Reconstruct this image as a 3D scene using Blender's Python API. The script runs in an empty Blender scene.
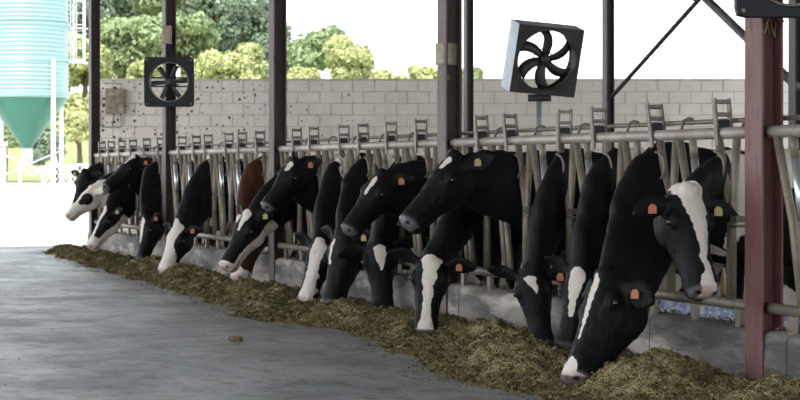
import bpy, bmesh, math, random
import numpy as np
from mathutils import Vector, Matrix, noise

random.seed(7)
scene = bpy.context.scene
COL = scene.collection

# ------------------------------------------------------------------ camera
# world axes: X = across the feed rail (pen side positive), Y = along the feed rail (away from camera), Z up
CAM = Vector((-5.475, -9.655, 1.223))
FPX = 2000.0
YAW = math.atan(710 / 2000)
SN, CN = math.sin(YAW), math.cos(YAW)
cd = bpy.data.cameras.new('camera')
cam = bpy.data.objects.new('camera', cd)
COL.objects.link(cam)
cam.location = CAM
cam.rotation_euler = (math.pi / 2, 0, -YAW)
cd.sensor_width = 36
cd.lens = FPX / 800 * 36
cd.shift_y = -0.0375
cd.clip_end = 900
cd.dof.use_dof = True
cd.dof.focus_distance = 13.0
cd.dof.aperture_fstop = 7.0
scene.camera = cam

# ------------------------------------------------------------------ sky, sun, exposure
w = bpy.data.worlds.new('hazy_sky')
scene.world = w
w.use_nodes = True
bg = w.node_tree.nodes['Background']
bg.inputs[0].default_value = (0.90, 0.95, 1.0, 1)
bg.inputs[1].default_value = 1.0
sd = bpy.data.lights.new('sun', 'SUN')
sd.energy = 3.0
sd.angle = math.radians(0.6)
sd.color = (1.0, 0.95, 0.86)
sun = bpy.data.objects.new('sun', sd)
COL.objects.link(sun)
sun.location = (0, 0, 40)
sun.rotation_euler = Vector((0.42, 0.50, -1.15)).to_track_quat('-Z', 'Y').to_euler()
vs = scene.view_settings
vs.view_transform = 'Standard'
vs.look = 'None'
vs.gamma = 1
vs.use_curve_mapping = False
vs.exposure = 1.5

# ------------------------------------------------------------------ small helpers
def at_d(x, y, d):
    lx = (x - 400) / FPX
    return Vector((CAM.x + d * (lx * CN + SN), CAM.y + d * (-lx * SN + CN), CAM.z + d * (170 - y) / FPX))
def at_s(x, y, s):
    lx = (x - 400) / FPX
    return at_d(x, y, (s - CAM.y) / (-lx * SN + CN))
def at_t(x, y, t):
    lx = (x - 400) / FPX
    return at_d(x, y, (t - CAM.x) / (lx * CN + SN))

_rs = np.random.RandomState(99)
_perm = np.tile(_rs.permutation(256), 4)
_val = _rs.uniform(-1, 1, 256)
def vnoise(P):
    P = np.asarray(P, dtype=float)
    i = np.floor(P).astype(int); f = P - i; f = f * f * f * (f * (f * 6 - 15) + 10); i &= 255
    out = 0
    for dx in (0, 1):
        for dy in (0, 1):
            for dz in (0, 1):
                h = _val[_perm[_perm[_perm[(i[:, 0] + dx) & 255] + ((i[:, 1] + dy) & 255)] + ((i[:, 2] + dz) & 255)]]
                out = out + h * (f[:, 0] if dx else 1 - f[:, 0]) * (f[:, 1] if dy else 1 - f[:, 1]) * (f[:, 2] if dz else 1 - f[:, 2])
    return out
def tag(o, label=None, cat=None, group=None, kind=None):
    if label: o['label'] = label
    if cat: o['category'] = cat
    if group: o['group'] = group
    if kind: o['kind'] = kind
    return o
def empty(name, loc=(0, 0, 0), rz=0.0):
    o = bpy.data.objects.new(name, None)
    o.empty_display_size = 0.1
    COL.objects.link(o)
    o.location = loc
    o.rotation_euler = (0, 0, rz)
    return o
class MB:
    def __init__(s):
        s.v = []; s.f = []; s.mi = []
    def add(s, v, f, mi=0):
        b = len(s.v)
        s.v += [tuple(p) for p in v]
        for q in f:
            s.f.append(tuple(i + b for i in q)); s.mi.append(mi)
    def box(s, lo, hi, mi=0, M=None):
        x0, y0, z0 = lo; x1, y1, z1 = hi
        v = [(x0, y0, z0), (x1, y0, z0), (x1, y1, z0), (x0, y1, z0), (x0, y0, z1), (x1, y0, z1), (x1, y1, z1), (x0, y1, z1)]
        if M: v = [M @ Vector(p) for p in v]
        s.add(v, [(0, 3, 2, 1), (4, 5, 6, 7), (0, 1, 5, 4), (1, 2, 6, 5), (2, 3, 7, 6), (3, 0, 4, 7)], mi)
        return s
    def tube(s, pts, r, n=10, mi=0, cap=True):
        pts = [Vector(p) for p in pts]
        rr = r if isinstance(r, (list, tuple)) else [r] * len(pts)
        vs_, fs = [], []
        prev = None
        for i, p in enumerate(pts):
            t = (pts[min(i + 1, len(pts) - 1)] - pts[max(i - 1, 0)]).normalized()
            if prev is None:
                a = t.cross(Vector((0, 0, 1)))
                if a.length < 0.05: a = t.cross(Vector((0, 1, 0)))
            else:
                a = prev - t * prev.dot(t)
            a.normalize(); prev = a
            b = t.cross(a)
            for k in range(n):
                an = 2 * math.pi * k / n
                vs_.append(p + (a * math.cos(an) + b * math.sin(an)) * rr[i])
        m = len(pts)
        for i in range(m - 1):
            for k in range(n):
                fs.append((i * n + k, i * n + (k + 1) % n, (i + 1) * n + (k + 1) % n, (i + 1) * n + k))
        if cap:
            fs.append(tuple(reversed(range(n)))); fs.append(tuple((m - 1) * n + k for k in range(n)))
        s.add(vs_, fs, mi)
        return s
    def lathe(s, prof, n=32, c=(0, 0, 0), mi=0):
        vs_, fs = [], []
        for r, z in prof:
            for k in range(n):
                an = 2 * math.pi * k / n
                vs_.append((c[0] + r * math.cos(an), c[1] + r * math.sin(an), c[2] + z))
        for i in range(len(prof) - 1):
            for k in range(n):
                fs.append((i * n + k, i * n + (k + 1) % n, (i + 1) * n + (k + 1) % n, (i + 1) * n + k))
        s.add(vs_, fs, mi)
        return s
    def mesh(s, name, mats, smooth=False):
        me = bpy.data.meshes.new(name)
        me.from_pydata(s.v, [], s.f)
        for m in (mats if isinstance(mats, (list, tuple)) else [mats]): me.materials.append(m)
        me.polygons.foreach_set('material_index', s.mi)
        if smooth: me.polygons.foreach_set('use_smooth', [True] * len(s.f))
        me.update()
        return me
    def build(s, name, mats, parent=None, smooth=False, bevel=0.0, loc=None):
        o = link(name, s.mesh(name, mats, smooth), parent)
        if loc: o.location = loc
        if bevel:
            md = o.modifiers.new('bevel', 'BEVEL'); md.width = bevel; md.segments = 2; md.limit_method = 'ANGLE'
        return o
def link(name, me, parent=None):
    o = bpy.data.objects.new(name, me)
    COL.objects.link(o)
    if parent: o.parent = parent
    return o
def autosmooth(o, ang=40):
    me = o.data
    me.polygons.foreach_set('use_smooth', [True] * len(me.polygons))
    me.set_sharp_from_angle(angle=math.radians(ang))
    return o

# ------------------------------------------------------------------ materials
def mat(name, base, rough=0.6, metal=0.0, spec=0.5, c2=None, scale=6.0, lo=0.4, hi=0.6, detail=5.0, bump=0.0, bscale=40.0, c3=None, s3=30.0, l3=0.62, h3=0.7, stretch=None, rough2=None):
    m = bpy.data.materials.new(name); m.use_nodes = True
    nt = m.node_tree; N = nt.nodes; L = nt.links
    b = N['Principled BSDF']
    b.inputs['Base Color'].default_value = (*base, 1)
    b.inputs['Roughness'].default_value = rough
    b.inputs['Metallic'].default_value = metal
    b.inputs['Specular IOR Level'].default_value = spec
    tc = N.new('ShaderNodeNewGeometry')
    src = tc.outputs['Position']
    if stretch:
        mp = N.new('ShaderNodeMapping'); mp.inputs['Scale'].default_value = stretch
        L.new(src, mp.inputs[0]); src = mp.outputs[0]
    def nz(sc, dt):
        n = N.new('ShaderNodeTexNoise'); n.inputs['Scale'].default_value = sc; n.inputs['Detail'].default_value = dt
        n.inputs['Roughness'].default_value = 0.65
        L.new(src, n.inputs['Vector']); return n
    def ramp(a, l, h):
        r = N.new('ShaderNodeMapRange'); r.inputs[1].default_value = l; r.inputs[2].default_value = h
        L.new(a, r.inputs[0]); return r.outputs[0]
    def mix(f, a, c):
        x = N.new('ShaderNodeMix'); x.data_type = 'RGBA'
        L.new(f, x.inputs[0])
        if isinstance(a, tuple): x.inputs[6].default_value = (*a, 1)
        else: L.new(a, x.inputs[6])
        x.inputs[7].default_value = (*c, 1)
        return x.outputs[2]
    col = None
    if c2:
        f = ramp(nz(scale, detail).outputs[0], lo, hi)
        col = mix(f, base, c2)
        if rough2 is not None:
            r = N.new('ShaderNodeMapRange'); r.inputs[3].default_value = rough; r.inputs[4].default_value = rough2
            L.new(f, r.inputs[0]); L.new(r.outputs[0], b.inputs['Roughness'])
    if c3:
        col = mix(ramp(nz(s3, 3).outputs[0], l3, h3), col if col else base, c3)
    if col: L.new(col, b.inputs['Base Color'])
    if bump:
        bp = N.new('ShaderNodeBump'); bp.inputs['Strength'].default_value = bump; bp.inputs['Distance'].default_value = 0.02
        L.new(nz(bscale, 6).outputs[0], bp.inputs['Height']); L.new(bp.outputs[0], b.inputs['Normal'])
    return m

M = {}
M['floor'] = mat('alley_concrete', (0.185, 0.19, 0.20), 0.5, spec=0.5, c2=(0.34, 0.345, 0.355), scale=1.6, lo=0.38, hi=0.64, detail=12, bump=0.5, bscale=22, c3=(0.11, 0.095, 0.075), s3=9.0, l3=0.50, h3=0.72, stretch=(0.75, 0.55, 1), rough2=0.33)
M['penfloor'] = mat('wet_pen_concrete', (0.06, 0.055, 0.045), 0.6, c2=(0.12, 0.11, 0.09), scale=2, bump=0.3, bscale=8)
M['ground'] = mat('gravel_yard', (0.62, 0.60, 0.56), 0.9, c2=(0.5, 0.48, 0.43), scale=0.5, bump=0.2, bscale=20)
M['grass'] = mat('meadow_grass', (0.14, 0.17, 0.06), 0.9, c2=(0.2, 0.2, 0.09), scale=0.25, bump=0.5, bscale=3)
M['curb'] = mat('feed_curb_concrete', (0.09, 0.085, 0.083), 0.8, c2=(0.26, 0.235, 0.21), scale=2.2, lo=0.40, hi=0.60, detail=9, bump=0.5, bscale=18, c3=(0.50, 0.45, 0.40), s3=2.0, l3=0.54, h3=0.66, stretch=(1, 0.5, 2.4))
M['block'] = mat('whitewashed_block', (0.78, 0.72, 0.655), 0.9, c2=(0.66, 0.59, 0.515), scale=1.1, lo=0.35, hi=0.7, bump=0.35, bscale=30)
def splatter(m):
    # manure splashes, thickest at the wall's left end
    nt = m.node_tree; N = nt.nodes; L = nt.links; b = N['Principled BSDF']
    src = b.inputs['Base Color'].links[0].from_socket
    g = N.new('ShaderNodeNewGeometry')
    v = N.new('ShaderNodeTexVoronoi'); v.inputs['Scale'].default_value = 12.0; v.inputs['Randomness'].default_value = 1
    L.new(g.outputs['Position'], v.inputs['Vector'])
    sp = N.new('ShaderNodeSeparateColor'); L.new(v.outputs['Color'], sp.inputs[0])
    xyz = N.new('ShaderNodeSeparateXYZ'); L.new(g.outputs['Position'], xyz.inputs[0])
    fall = N.new('ShaderNodeMapRange'); fall.inputs[1].default_value = 0.9; fall.inputs[2].default_value = 8.0; fall.inputs[3].default_value = 0.46; fall.inputs[4].default_value = 0.0
    L.new(xyz.outputs[0], fall.inputs[0])
    sz = N.new('ShaderNodeMath'); sz.operation = 'MULTIPLY'; L.new(fall.outputs[0], sz.inputs[0]); L.new(sp.outputs[0], sz.inputs[1])
    lt = N.new('ShaderNodeMath'); lt.operation = 'LESS_THAN'; L.new(v.outputs['Distance'], lt.inputs[0]); L.new(sz.outputs[0], lt.inputs[1])
    n = N.new('ShaderNodeTexNoise'); n.inputs['Scale'].default_value = 1.3; n.inputs['Detail'].default_value = 4; L.new(g.outputs['Position'], n.inputs['Vector'])
    th = N.new('ShaderNodeMapRange'); th.inputs[1].default_value = .36; th.inputs[2].default_value = .48; L.new(n.outputs[0], th.inputs[0])
    f = N.new('ShaderNodeMath'); f.operation = 'MULTIPLY'; L.new(lt.outputs[0], f.inputs[0]); L.new(th.outputs[0], f.inputs[1])
    x = N.new('ShaderNodeMix'); x.data_type = 'RGBA'; L.new(f.outputs[0], x.inputs[0]); L.new(src, x.inputs[6]); x.inputs[7].default_value = (.10, .07, .045, 1)
    L.new(x.outputs[2], b.inputs['Base Color'])
splatter(M['block'])
M['mortar'] = mat('wall_mortar', (0.60, 0.56, 0.50), 0.95, c2=(0.46, 0.41, 0.35), scale=3, bump=0.3)
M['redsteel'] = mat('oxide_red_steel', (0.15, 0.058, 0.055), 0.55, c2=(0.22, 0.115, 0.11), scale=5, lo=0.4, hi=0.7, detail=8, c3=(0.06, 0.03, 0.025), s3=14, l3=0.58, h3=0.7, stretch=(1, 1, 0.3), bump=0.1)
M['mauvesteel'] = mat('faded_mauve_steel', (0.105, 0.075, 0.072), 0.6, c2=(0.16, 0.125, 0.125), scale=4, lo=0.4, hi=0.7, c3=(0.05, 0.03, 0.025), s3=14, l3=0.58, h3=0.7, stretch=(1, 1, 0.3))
M['redshade'] = mat('shaded_oxide_steel', (0.085, 0.026, 0.022), 0.6, c2=(0.12, 0.045, 0.04), scale=5, stretch=(1, 1, 0.3))  # oxide red darkened: recess shade painted on the near post's web and rear flange
M['darksteel'] = mat('weathered_brown_and_shade', (0.045, 0.028, 0.025), 0.6, c2=(0.09, 0.05, 0.045), scale=3, lo=0.45, hi=0.7, stretch=(1, 1, 0.25))  # brown of beams and braces; on posts the dark tone paints recess shade
M['greysteel'] = mat('grey_painted_steel', (0.19, 0.18, 0.185), 0.55, c2=(0.12, 0.11, 0.11), scale=2, stretch=(1, 1, 0.3))
M['galv'] = mat('galvanised_pipe', (0.27, 0.235, 0.185), 0.5, metal=0.3, c2=(0.19, 0.155, 0.11), scale=5, lo=0.38, hi=0.62, detail=8, c3=(0.17, 0.10, 0.06), s3=9, l3=0.60, h3=0.72, bump=0.08)
M['galv_rail'] = mat('galvanised_rail', (0.44, 0.41, 0.37), 0.48, metal=0.3, c2=(0.32, 0.275, 0.22), scale=4, lo=0.38, hi=0.62, detail=8, c3=(0.25, 0.16, 0.10), s3=7, l3=0.60, h3=0.72, bump=0.08)
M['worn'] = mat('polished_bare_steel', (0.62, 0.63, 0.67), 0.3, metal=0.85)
M['latch'] = mat('latch_steel', (0.22, 0.20, 0.175), 0.5, metal=0.4, c2=(0.13, 0.105, 0.085), scale=10)
M['rubber'] = mat('black_rubber', (0.02, 0.02, 0.022), 0.7)
M['blackplastic'] = mat('black_fan_frame', (0.008, 0.009, 0.013), 0.5, spec=0.25, c2=(0.014, 0.016, 0.02), scale=6)
M['tanring'] = mat('dusty_fan_ring', (0.20, 0.17, 0.125), 0.6, c2=(0.11, 0.095, 0.075), scale=9)
M['blade'] = mat('dark_fan_blade', (0.025, 0.026, 0.028), 0.5)
M['fansteel'] = mat('fan_housing_steel', (0.42, 0.48, 0.55), 0.4, metal=0.3, c2=(0.3, 0.33, 0.37), scale=3)
M['fandark'] = mat('dusty_front_and_shade', (0.022, 0.019, 0.018), 0.7, c2=(0.045, 0.036, 0.03), scale=5)
M['beige'] = mat('beige_enclosure', (0.42, 0.36, 0.27), 0.55, c2=(0.28, 0.22, 0.15), scale=9)
M['boxbrown'] = mat('dirty_electrical_box', (0.16, 0.125, 0.085), 0.6, c2=(0.30, 0.26, 0.2), scale=8)
M['cable'] = mat('grey_cable', (0.25, 0.24, 0.22), 0.6)
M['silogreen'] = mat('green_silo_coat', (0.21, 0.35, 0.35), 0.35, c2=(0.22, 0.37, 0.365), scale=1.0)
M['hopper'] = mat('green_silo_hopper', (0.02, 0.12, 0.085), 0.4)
M['white'] = mat('white_painted_steel', (0.62, 0.66, 0.72), 0.5)
M['concrete_pale'] = mat('pale_concrete', (0.45, 0.45, 0.45), 0.9, c2=(0.36, 0.36, 0.36), scale=2)
M['bluewhite'] = mat('blue_white_mottle', (0.30, 0.42, 0.75), 0.4, c2=(0.75, 0.8, 0.9), scale=14, lo=0.45, hi=0.55, stretch=(1, 1, 2.5))
M['whitewall'] = mat('white_render', (0.78, 0.78, 0.76), 0.9, c2=(0.7, 0.7, 0.68), scale=2)
M['straw'] = mat('hanging_straw', (0.22, 0.17, 0.08), 0.8)
M['roof'] = mat('roof_sheet', (0.30, 0.29, 0.28), 0.7)
M['bark'] = mat('tree_bark', (0.10, 0.075, 0.05), 0.9, bump=0.5, bscale=20)
M['orange'] = mat('orange_tag', (0.42, 0.12, 0.035), 0.5)
M['yellow'] = mat('yellow_tag', (0.42, 0.36, 0.11), 0.5)
M['ochre'] = mat('ochre_tag', (0.34, 0.24, 0.09), 0.5)
M['eye'] = mat('dark_cow_eye', (0.006, 0.005, 0.005), 0.08, spec=0.6)

def leafmat(name, c1, c2):
    m = bpy.data.materials.new(name); m.use_nodes = True
    nt = m.node_tree; N = nt.nodes; L = nt.links
    b = N['Principled BSDF']; b.inputs['Roughness'].default_value = 0.55
    a = N.new('ShaderNodeAttribute'); a.attribute_name = 'leaf'
    x = N.new('ShaderNodeMix'); x.data_type = 'RGBA'
    L.new(a.outputs['Fac'], x.inputs[0]); x.inputs[6].default_value = (*c1, 1); x.inputs[7].default_value = (*c2, 1)
    L.new(x.outputs[2], b.inputs['Base Color'])
    t = N.new('ShaderNodeBsdfTranslucent'); L.new(x.outputs[2], t.inputs[0])
    s = N.new('ShaderNodeMixShader'); s.inputs[0].default_value = 0.3
    L.new(b.outputs[0], s.inputs[1]); L.new(t.outputs[0], s.inputs[2])
    L.new(s.outputs[0], N['Material Output'].inputs[0])
    return m
M['leafdark'] = leafmat('dark_foliage', (0.085, 0.125, 0.09), (0.18, 0.245, 0.155))  # distance haze put into the leaf colour by lifting it paler
M['leafmid'] = leafmat('mid_foliage', (0.15, 0.21, 0.10), (0.30, 0.37, 0.18))
M['leaflight'] = leafmat('light_foliage', (0.27, 0.31, 0.12), (0.46, 0.48, 0.23))

def coatmat(name, dark):
    m = bpy.data.materials.new(name); m.use_nodes = True
    nt = m.node_tree; N = nt.nodes; L = nt.links
    b = N['Principled BSDF']
    a = N.new('ShaderNodeAttribute'); a.attribute_name = 'coat'
    sp = N.new('ShaderNodeSeparateColor'); L.new(a.outputs['Color'], sp.inputs[0])
    tc = N.new('ShaderNodeTexCoord')
    n = N.new('ShaderNodeTexNoise'); n.inputs['Scale'].default_value = 28; n.inputs['Detail'].default_value = 4
    L.new(tc.outputs['Object'], n.inputs['Vector'])
    ad = N.new('ShaderNodeMath'); ad.operation = 'MULTIPLY_ADD'; ad.inputs[1].default_value = 0.5; ad.inputs[2].default_value = -0.25
    L.new(n.outputs[0], ad.inputs[0])
    sm = N.new('ShaderNodeMath'); sm.operation = 'ADD'; L.new(sp.outputs[0], sm.inputs[0]); L.new(ad.outputs[0], sm.inputs[1])
    r = N.new('ShaderNodeMapRange'); r.inputs[1].default_value = 0.42; r.inputs[2].default_value = 0.58; L.new(sm.outputs[0], r.inputs[0])
    def mix(f, c1, c2):
        x = N.new('ShaderNodeMix'); x.data_type = 'RGBA'; L.new(f, x.inputs[0])
        for i, c in ((6, c1), (7, c2)):
            if isinstance(c, tuple): x.inputs[i].default_value = (*c, 1)
            else: L.new(c, x.inputs[i])
        return x.outputs[2]
    d2 = tuple(min(1, c * 2.0 + 0.002) for c in dark)
    n2 = N.new('ShaderNodeTexNoise'); n2.inputs['Scale'].default_value = 5; n2.inputs['Detail'].default_value = 6
    L.new(tc.outputs['Object'], n2.inputs['Vector'])
    cd_ = mix(n2.outputs[0], dark, d2)
    cw = mix(n2.outputs[0], (0.80, 0.74, 0.68), (0.62, 0.54, 0.47))
    coat = mix(r.outputs[0], cd_, cw)
    nose = mix(r.outputs[0], (0.10, 0.095, 0.10), (0.50, 0.39, 0.36))
    c = mix(sp.outputs[1], coat, nose)
    c = mix(sp.outputs[2], c, (0.006, 0.005, 0.005))
    L.new(c, b.inputs['Base Color'])
    rr = N.new('ShaderNodeMapRange'); rr.inputs[3].default_value = 0.58; rr.inputs[4].default_value = 0.3
    L.new(sp.outputs[1], rr.inputs[0]); L.new(rr.outputs[0], b.inputs['Roughness'])
    b.inputs['Specular IOR Level'].default_value = 0.16
    mp = N.new('ShaderNodeMapping'); mp.inputs['Scale'].default_value = (1, 1, 0.35); L.new(tc.outputs['Object'], mp.inputs[0])
    n3 = N.new('ShaderNodeTexNoise'); n3.inputs['Scale'].default_value = 60; n3.inputs['Detail'].default_value = 5
    L.new(mp.outputs[0], n3.inputs['Vector'])
    bp = N.new('ShaderNodeBump'); bp.inputs['Strength'].default_value = 0.25; bp.inputs['Distance'].default_value = 0.01
    L.new(n3.outputs[0], bp.inputs['Height']); L.new(bp.outputs[0], b.inputs['Normal'])
    return m
M['coat_black'] = coatmat('black_and_white_coat', (0.003, 0.0028, 0.003))
M['coat_brown'] = coatmat('brown_and_white_coat', (0.038, 0.013, 0.007))
M['coat_tan'] = coatmat('tan_and_white_coat', (0.40, 0.26, 0.17))

def silagemat():
    m = bpy.data.materials.new('chopped_silage'); m.use_nodes = True
    nt = m.node_tree; N = nt.nodes; L = nt.links
    b = N['Principled BSDF']; b.inputs['Roughness'].default_value = 0.85; b.inputs['Specular IOR Level'].default_value = 0.2
    tc = N.new('ShaderNodeTexCoord')
    v = N.new('ShaderNodeTexVoronoi'); v.inputs['Scale'].default_value = 75; L.new(tc.outputs['Object'], v.inputs['Vector'])
    n = N.new('ShaderNodeTexNoise'); n.inputs['Scale'].default_value = 5; n.inputs['Detail'].default_value = 8; L.new(tc.outputs['Object'], n.inputs['Vector'])
    cr = N.new('ShaderNodeValToRGB')
    e = cr.color_ramp.elements
    e[0].position = 0.0; e[0].color = (0.095, 0.072, 0.028, 1); e[1].position = 1.0; e[1].color = (0.44, 0.375, 0.20, 1)
    k = e.new(0.5); k.color = (0.225, 0.185, 0.085, 1)
    sp = N.new('ShaderNodeSeparateColor'); L.new(v.outputs['Color'], sp.inputs[0])
    ad = N.new('ShaderNodeMath'); ad.operation = 'MULTIPLY_ADD'; ad.inputs[1].default_value = 0.65; L.new(sp.outputs[0], ad.inputs[0])
    mm = N.new('ShaderNodeMath'); mm.operation = 'MULTIPLY_ADD'; mm.inputs[1].default_value = 1.2; mm.inputs[2].default_value = -0.42; L.new(n.outputs[0], mm.inputs[0])
    L.new(mm.outputs[0], ad.inputs[2]); L.new(ad.outputs[0], cr.inputs[0]); L.new(cr.outputs[0], b.inputs['Base Color'])
    bp = N.new('ShaderNodeBump'); bp.inputs['Strength'].default_value = 0.9; bp.inputs['Distance'].default_value = 0.02
    L.new(v.outputs['Distance'], bp.inputs['Height']); L.new(bp.outputs[0], b.inputs['Normal'])
    return m
M['silage'] = silagemat()

# ------------------------------------------------------------------ structure: floor, yard, hill, roof
BAY = 4.81
tag(MB().box((-16, -22, -0.2), (0.02, 22.4, 0.0)).build('floor', M['floor']), 'grey worn concrete feed alley floor', None, None, 'structure')
tag(MB().box((0.02, -22, -0.2), (14, 22.4, -0.01)).build('pen_floor', M['penfloor']), 'dark wet concrete pen floor behind the feed rail', None, None, 'structure')
tag(MB().box((-160, 22.4, -0.4), (200, 330, -0.04)).build('yard_ground', M['ground']), 'sunlit pale gravel yard beyond the barn', None, None, 'structure')

def hill_z(p):
    rel = p - CAM
    d = rel.x * SN + rel.y * CN
    lat = rel.x * CN - rel.y * SN
    a = max(0.0, min(1.0, (d - 92) / 70))
    px = 400 + FPX * lat / max(d, 1)
    g = 1.0 if px < 180 else max(0.0, 1.0 - (px - 180) / 260)
    return (a * a * (3 - 2 * a)) * (2.0 + 5.5 * g) + 0.3 * noise.noise(p * 0.08)
hv, hf = [], []
NU, NV = 60, 40
for j in range(NV):
    for i in range(NU):
        p = at_d(-500 + 1900 * i / (NU - 1), 170, 90 + 150 * j / (NV - 1))
        p.z = 0
        p.z = hill_z(p) - 0.35 * (j == 0)
        hv.append(p)
for j in range(NV - 1):
    for i in range(NU - 1):
        hf.append((j * NU + i, j * NU + i + 1, (j + 1) * NU + i + 1, (j + 1) * NU + i))
mb = MB(); mb.add(hv, hf)
tag(mb.build('hillside', M['grass'], None, True), 'sunlit grassy hillside behind the farmyard', None, None, 'structure')

# roof: two corrugated slopes, ridge over the feed alley edge
mb = MB()
def slope(x0, z0, x1, z1, y1):
    n = 150; y0 = -15.0
    vs_, fs = [], []
    for i in range(n + 1):
        y = y0 + (y1 - y0) * i / n
        dz = 0.03 if i % 2 else 0.0
        vs_ += [(x0, y, z0 + dz), (x1, y, z1 + dz)]
    for i in range(n):
        fs.append((2 * i, 2 * i + 1, 2 * i + 3, 2 * i + 2))
    mb.add(vs_, fs)
    mb.add([(a, b, c + 0.05) for a, b, c in vs_], [tuple(reversed(q)) for q in fs])
slope(-7.6, 4.7, -1.2, 5.7, 21.4)
slope(-1.2, 5.7, 12.5, 4.7, 27.0)
tag(mb.build('roof_sheets', M['roof']), 'corrugated barn roof over alley and pen', None, None, 'structure')

# ------------------------------------------------------------------ block wall behind the pen
WD = 34.0
WS = WD / FPX
wl = at_d(91, 170, WD); wdir = (at_d(800, 170, WD) - at_d(100, 170, WD)).normalized()
wn = Vector((-wdir.y, wdir.x, 0))         # away from the camera
wtop = CAM.z + 90 * WS
wroot = empty('wall_back', (wl.x, wl.y, 0), math.atan2(wdir.y, wdir.x))
tag(wroot, 'whitewashed concrete block wall behind the cow pen', None, None, 'structure')
CH, BW = 11.65 * WS, 21.8 * WS
WLEN = 16.5
nrow = 7
low = wtop - nrow * CH
MB().box((0, 0.012, -0.1), (WLEN, 0.2, wtop - 0.012)).build('mortar_core', M['mortar'], wroot)
mb = MB()
k = 0
z = low
while z > 0.0:
    k += 1
    z -= CH
    x = -(k % 2) * BW * 0.5
    while x < WLEN:
        mb.box((max(0, x + 0.006), 0.0, max(0, z + 0.006)), (min(WLEN, x + BW - 0.006), 0.19, z + CH - 0.006)); x += BW
o = mb.build('lower_course_blocks', M['block'], wroot); o['kind'] = 'stuff'
bmesh_full = MB().box((0.007, 0.0, 0.007), (BW - 0.007, 0.19, CH - 0.007)).mesh('block', M['block'])
bmesh_half = MB().box((0.007, 0.0, 0.007), (BW / 2 - 0.007, 0.19, CH - 0.007)).mesh('block_half', M['block'])
rg = random.Random(3)
nblk = 0
extra = MB()
for r in range(nrow):
    z = low + r * CH
    x = 0.0
    if r % 2:
        o = link('block', bmesh_half, wroot); o.location = (0, rg.uniform(-.004, .004), z); x = BW / 2; nblk += 1
    while x < WLEN - BW * 0.5:
        if nblk < 290 and x < 12.6:
            o = link('block', bmesh_full, wroot); o.location = (x, rg.uniform(-.005, .005), z); nblk += 1
        else:
            extra.box((x + 0.007, 0, z + 0.007), (x + BW - 0.007, 0.19, z + CH - 0.007))
        x += BW
if extra.v:
    o = extra.build('far_end_blocks', M['block'], wroot); o['kind'] = 'stuff'
MB().box((-0.01, -0.012, wtop - 0.012), (WLEN, 0.21, wtop + 0.022)).build('coping', M['mortar'], wroot)

# ------------------------------------------------------------------ feed curb
CZ = 0.347
croot = empty('feed_curb', (0, 0, 0)); tag(croot, 'low stained concrete curb below the feed rail', None, None, 'structure')
def curb_section(y0, y1):
    n = max(2, int((y1 - y0) / 0.06)); rings = []
    m = MB(); vs_, fs = [], []
    for i in range(n + 1):
        y = y0 + (y1 - y0) * i / n
        j = lambda q: 0.008 * noise.noise(Vector((y * 5, q * 3.1, 0.7)))
        prof = [(0.016 + j(0), -0.05), (0.016 + j(1), 0.17), (0.018 + j(2), CZ - 0.035), (0.045, CZ - 0.004 + j(3)), (0.15, CZ + 0.004 + j(4)), (0.235, CZ - 0.004 + j(5)), (0.26, CZ - 0.03), (0.262, -0.05)]
        vs_ += [(a, y, b) for a, b in prof]
    k = 8
    for i in range(n):
        for q in range(k - 1):
            fs.append((i * k + q, i * k + q + 1, (i + 1) * k + q + 1, (i + 1) * k + q))
    fs.append(tuple(range(k))[::-1]); fs.append(tuple(n * k + q for q in range(k)))
    m.add(vs_, fs)
    o = m.build('curb_section', M['curb'], croot)
    autosmooth(o, 50)
for b in range(-2, 4):
    a0 = b * BAY
    cuts = [a0 - 0.32, a0 + 1.28, a0 + 2.9, a0 + BAY - 0.32]
    for c0, c1 in zip(cuts, cuts[1:]): curb_section(c0 + 0.005, c1 - 0.005)
curb_section(4 * BAY - 0.315, 4 * BAY + 0.25)

# ------------------------------------------------------------------ posts
def hpost(name, x, y, z0, z1, fw, dp, label, mfront, mrest, tf=0.014, cut=None):
    r = empty(name, (x, y, 0))
    MB().box((0, -fw / 2, z0), (tf, fw / 2, z1)).build('front_flange', mfront, r, bevel=0.003)
    zz = cut if cut is not None else z0
    MB().box((tf, -0.006, zz), (dp - tf, 0.006, z1)).build('web', mrest, r)
    MB().box((dp - tf, -fw / 2, zz), (dp, fw / 2, z1)).build('rear_flange', mrest, r, bevel=0.003)
    return tag(r, label, 'post')
plabels = ['rust red steel post nearest the camera, beside the cow facing the camera',
           'tall brown steel post behind the raised black head, with a small beige box',
           'brown steel post rising beside the brown cow',
           'brown steel post carrying the small black fan above the far cows',
           'dark steel corner post at the far end of the feed rail']
for i in range(5):
    hpost('steel_post', 0, i * BAY, 0.0, 4.9, 0.186, 0.135, plabels[i], M['redsteel'] if i == 0 else M['mauvesteel'], M['redshade'] if i == 0 else M['darksteel'], cut=0.30)
blabels = ['thin dark steel post near the block wall, left of the box fan',
           'grey edged steel post by the block wall, right of the box fan, braces meeting it',
           'dark steel post by the wall at the right edge of the picture']
BT = 5.9
for i, lb in zip((4, 3, 2), blabels):
    hpost('steel_post', BT, i * BAY + (0.12 if i == 4 else -0.1 if i == 3 else -0.05), -0.02, 4.7, 0.13, 0.12, lb, M['greysteel'], M['darksteel'])
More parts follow.
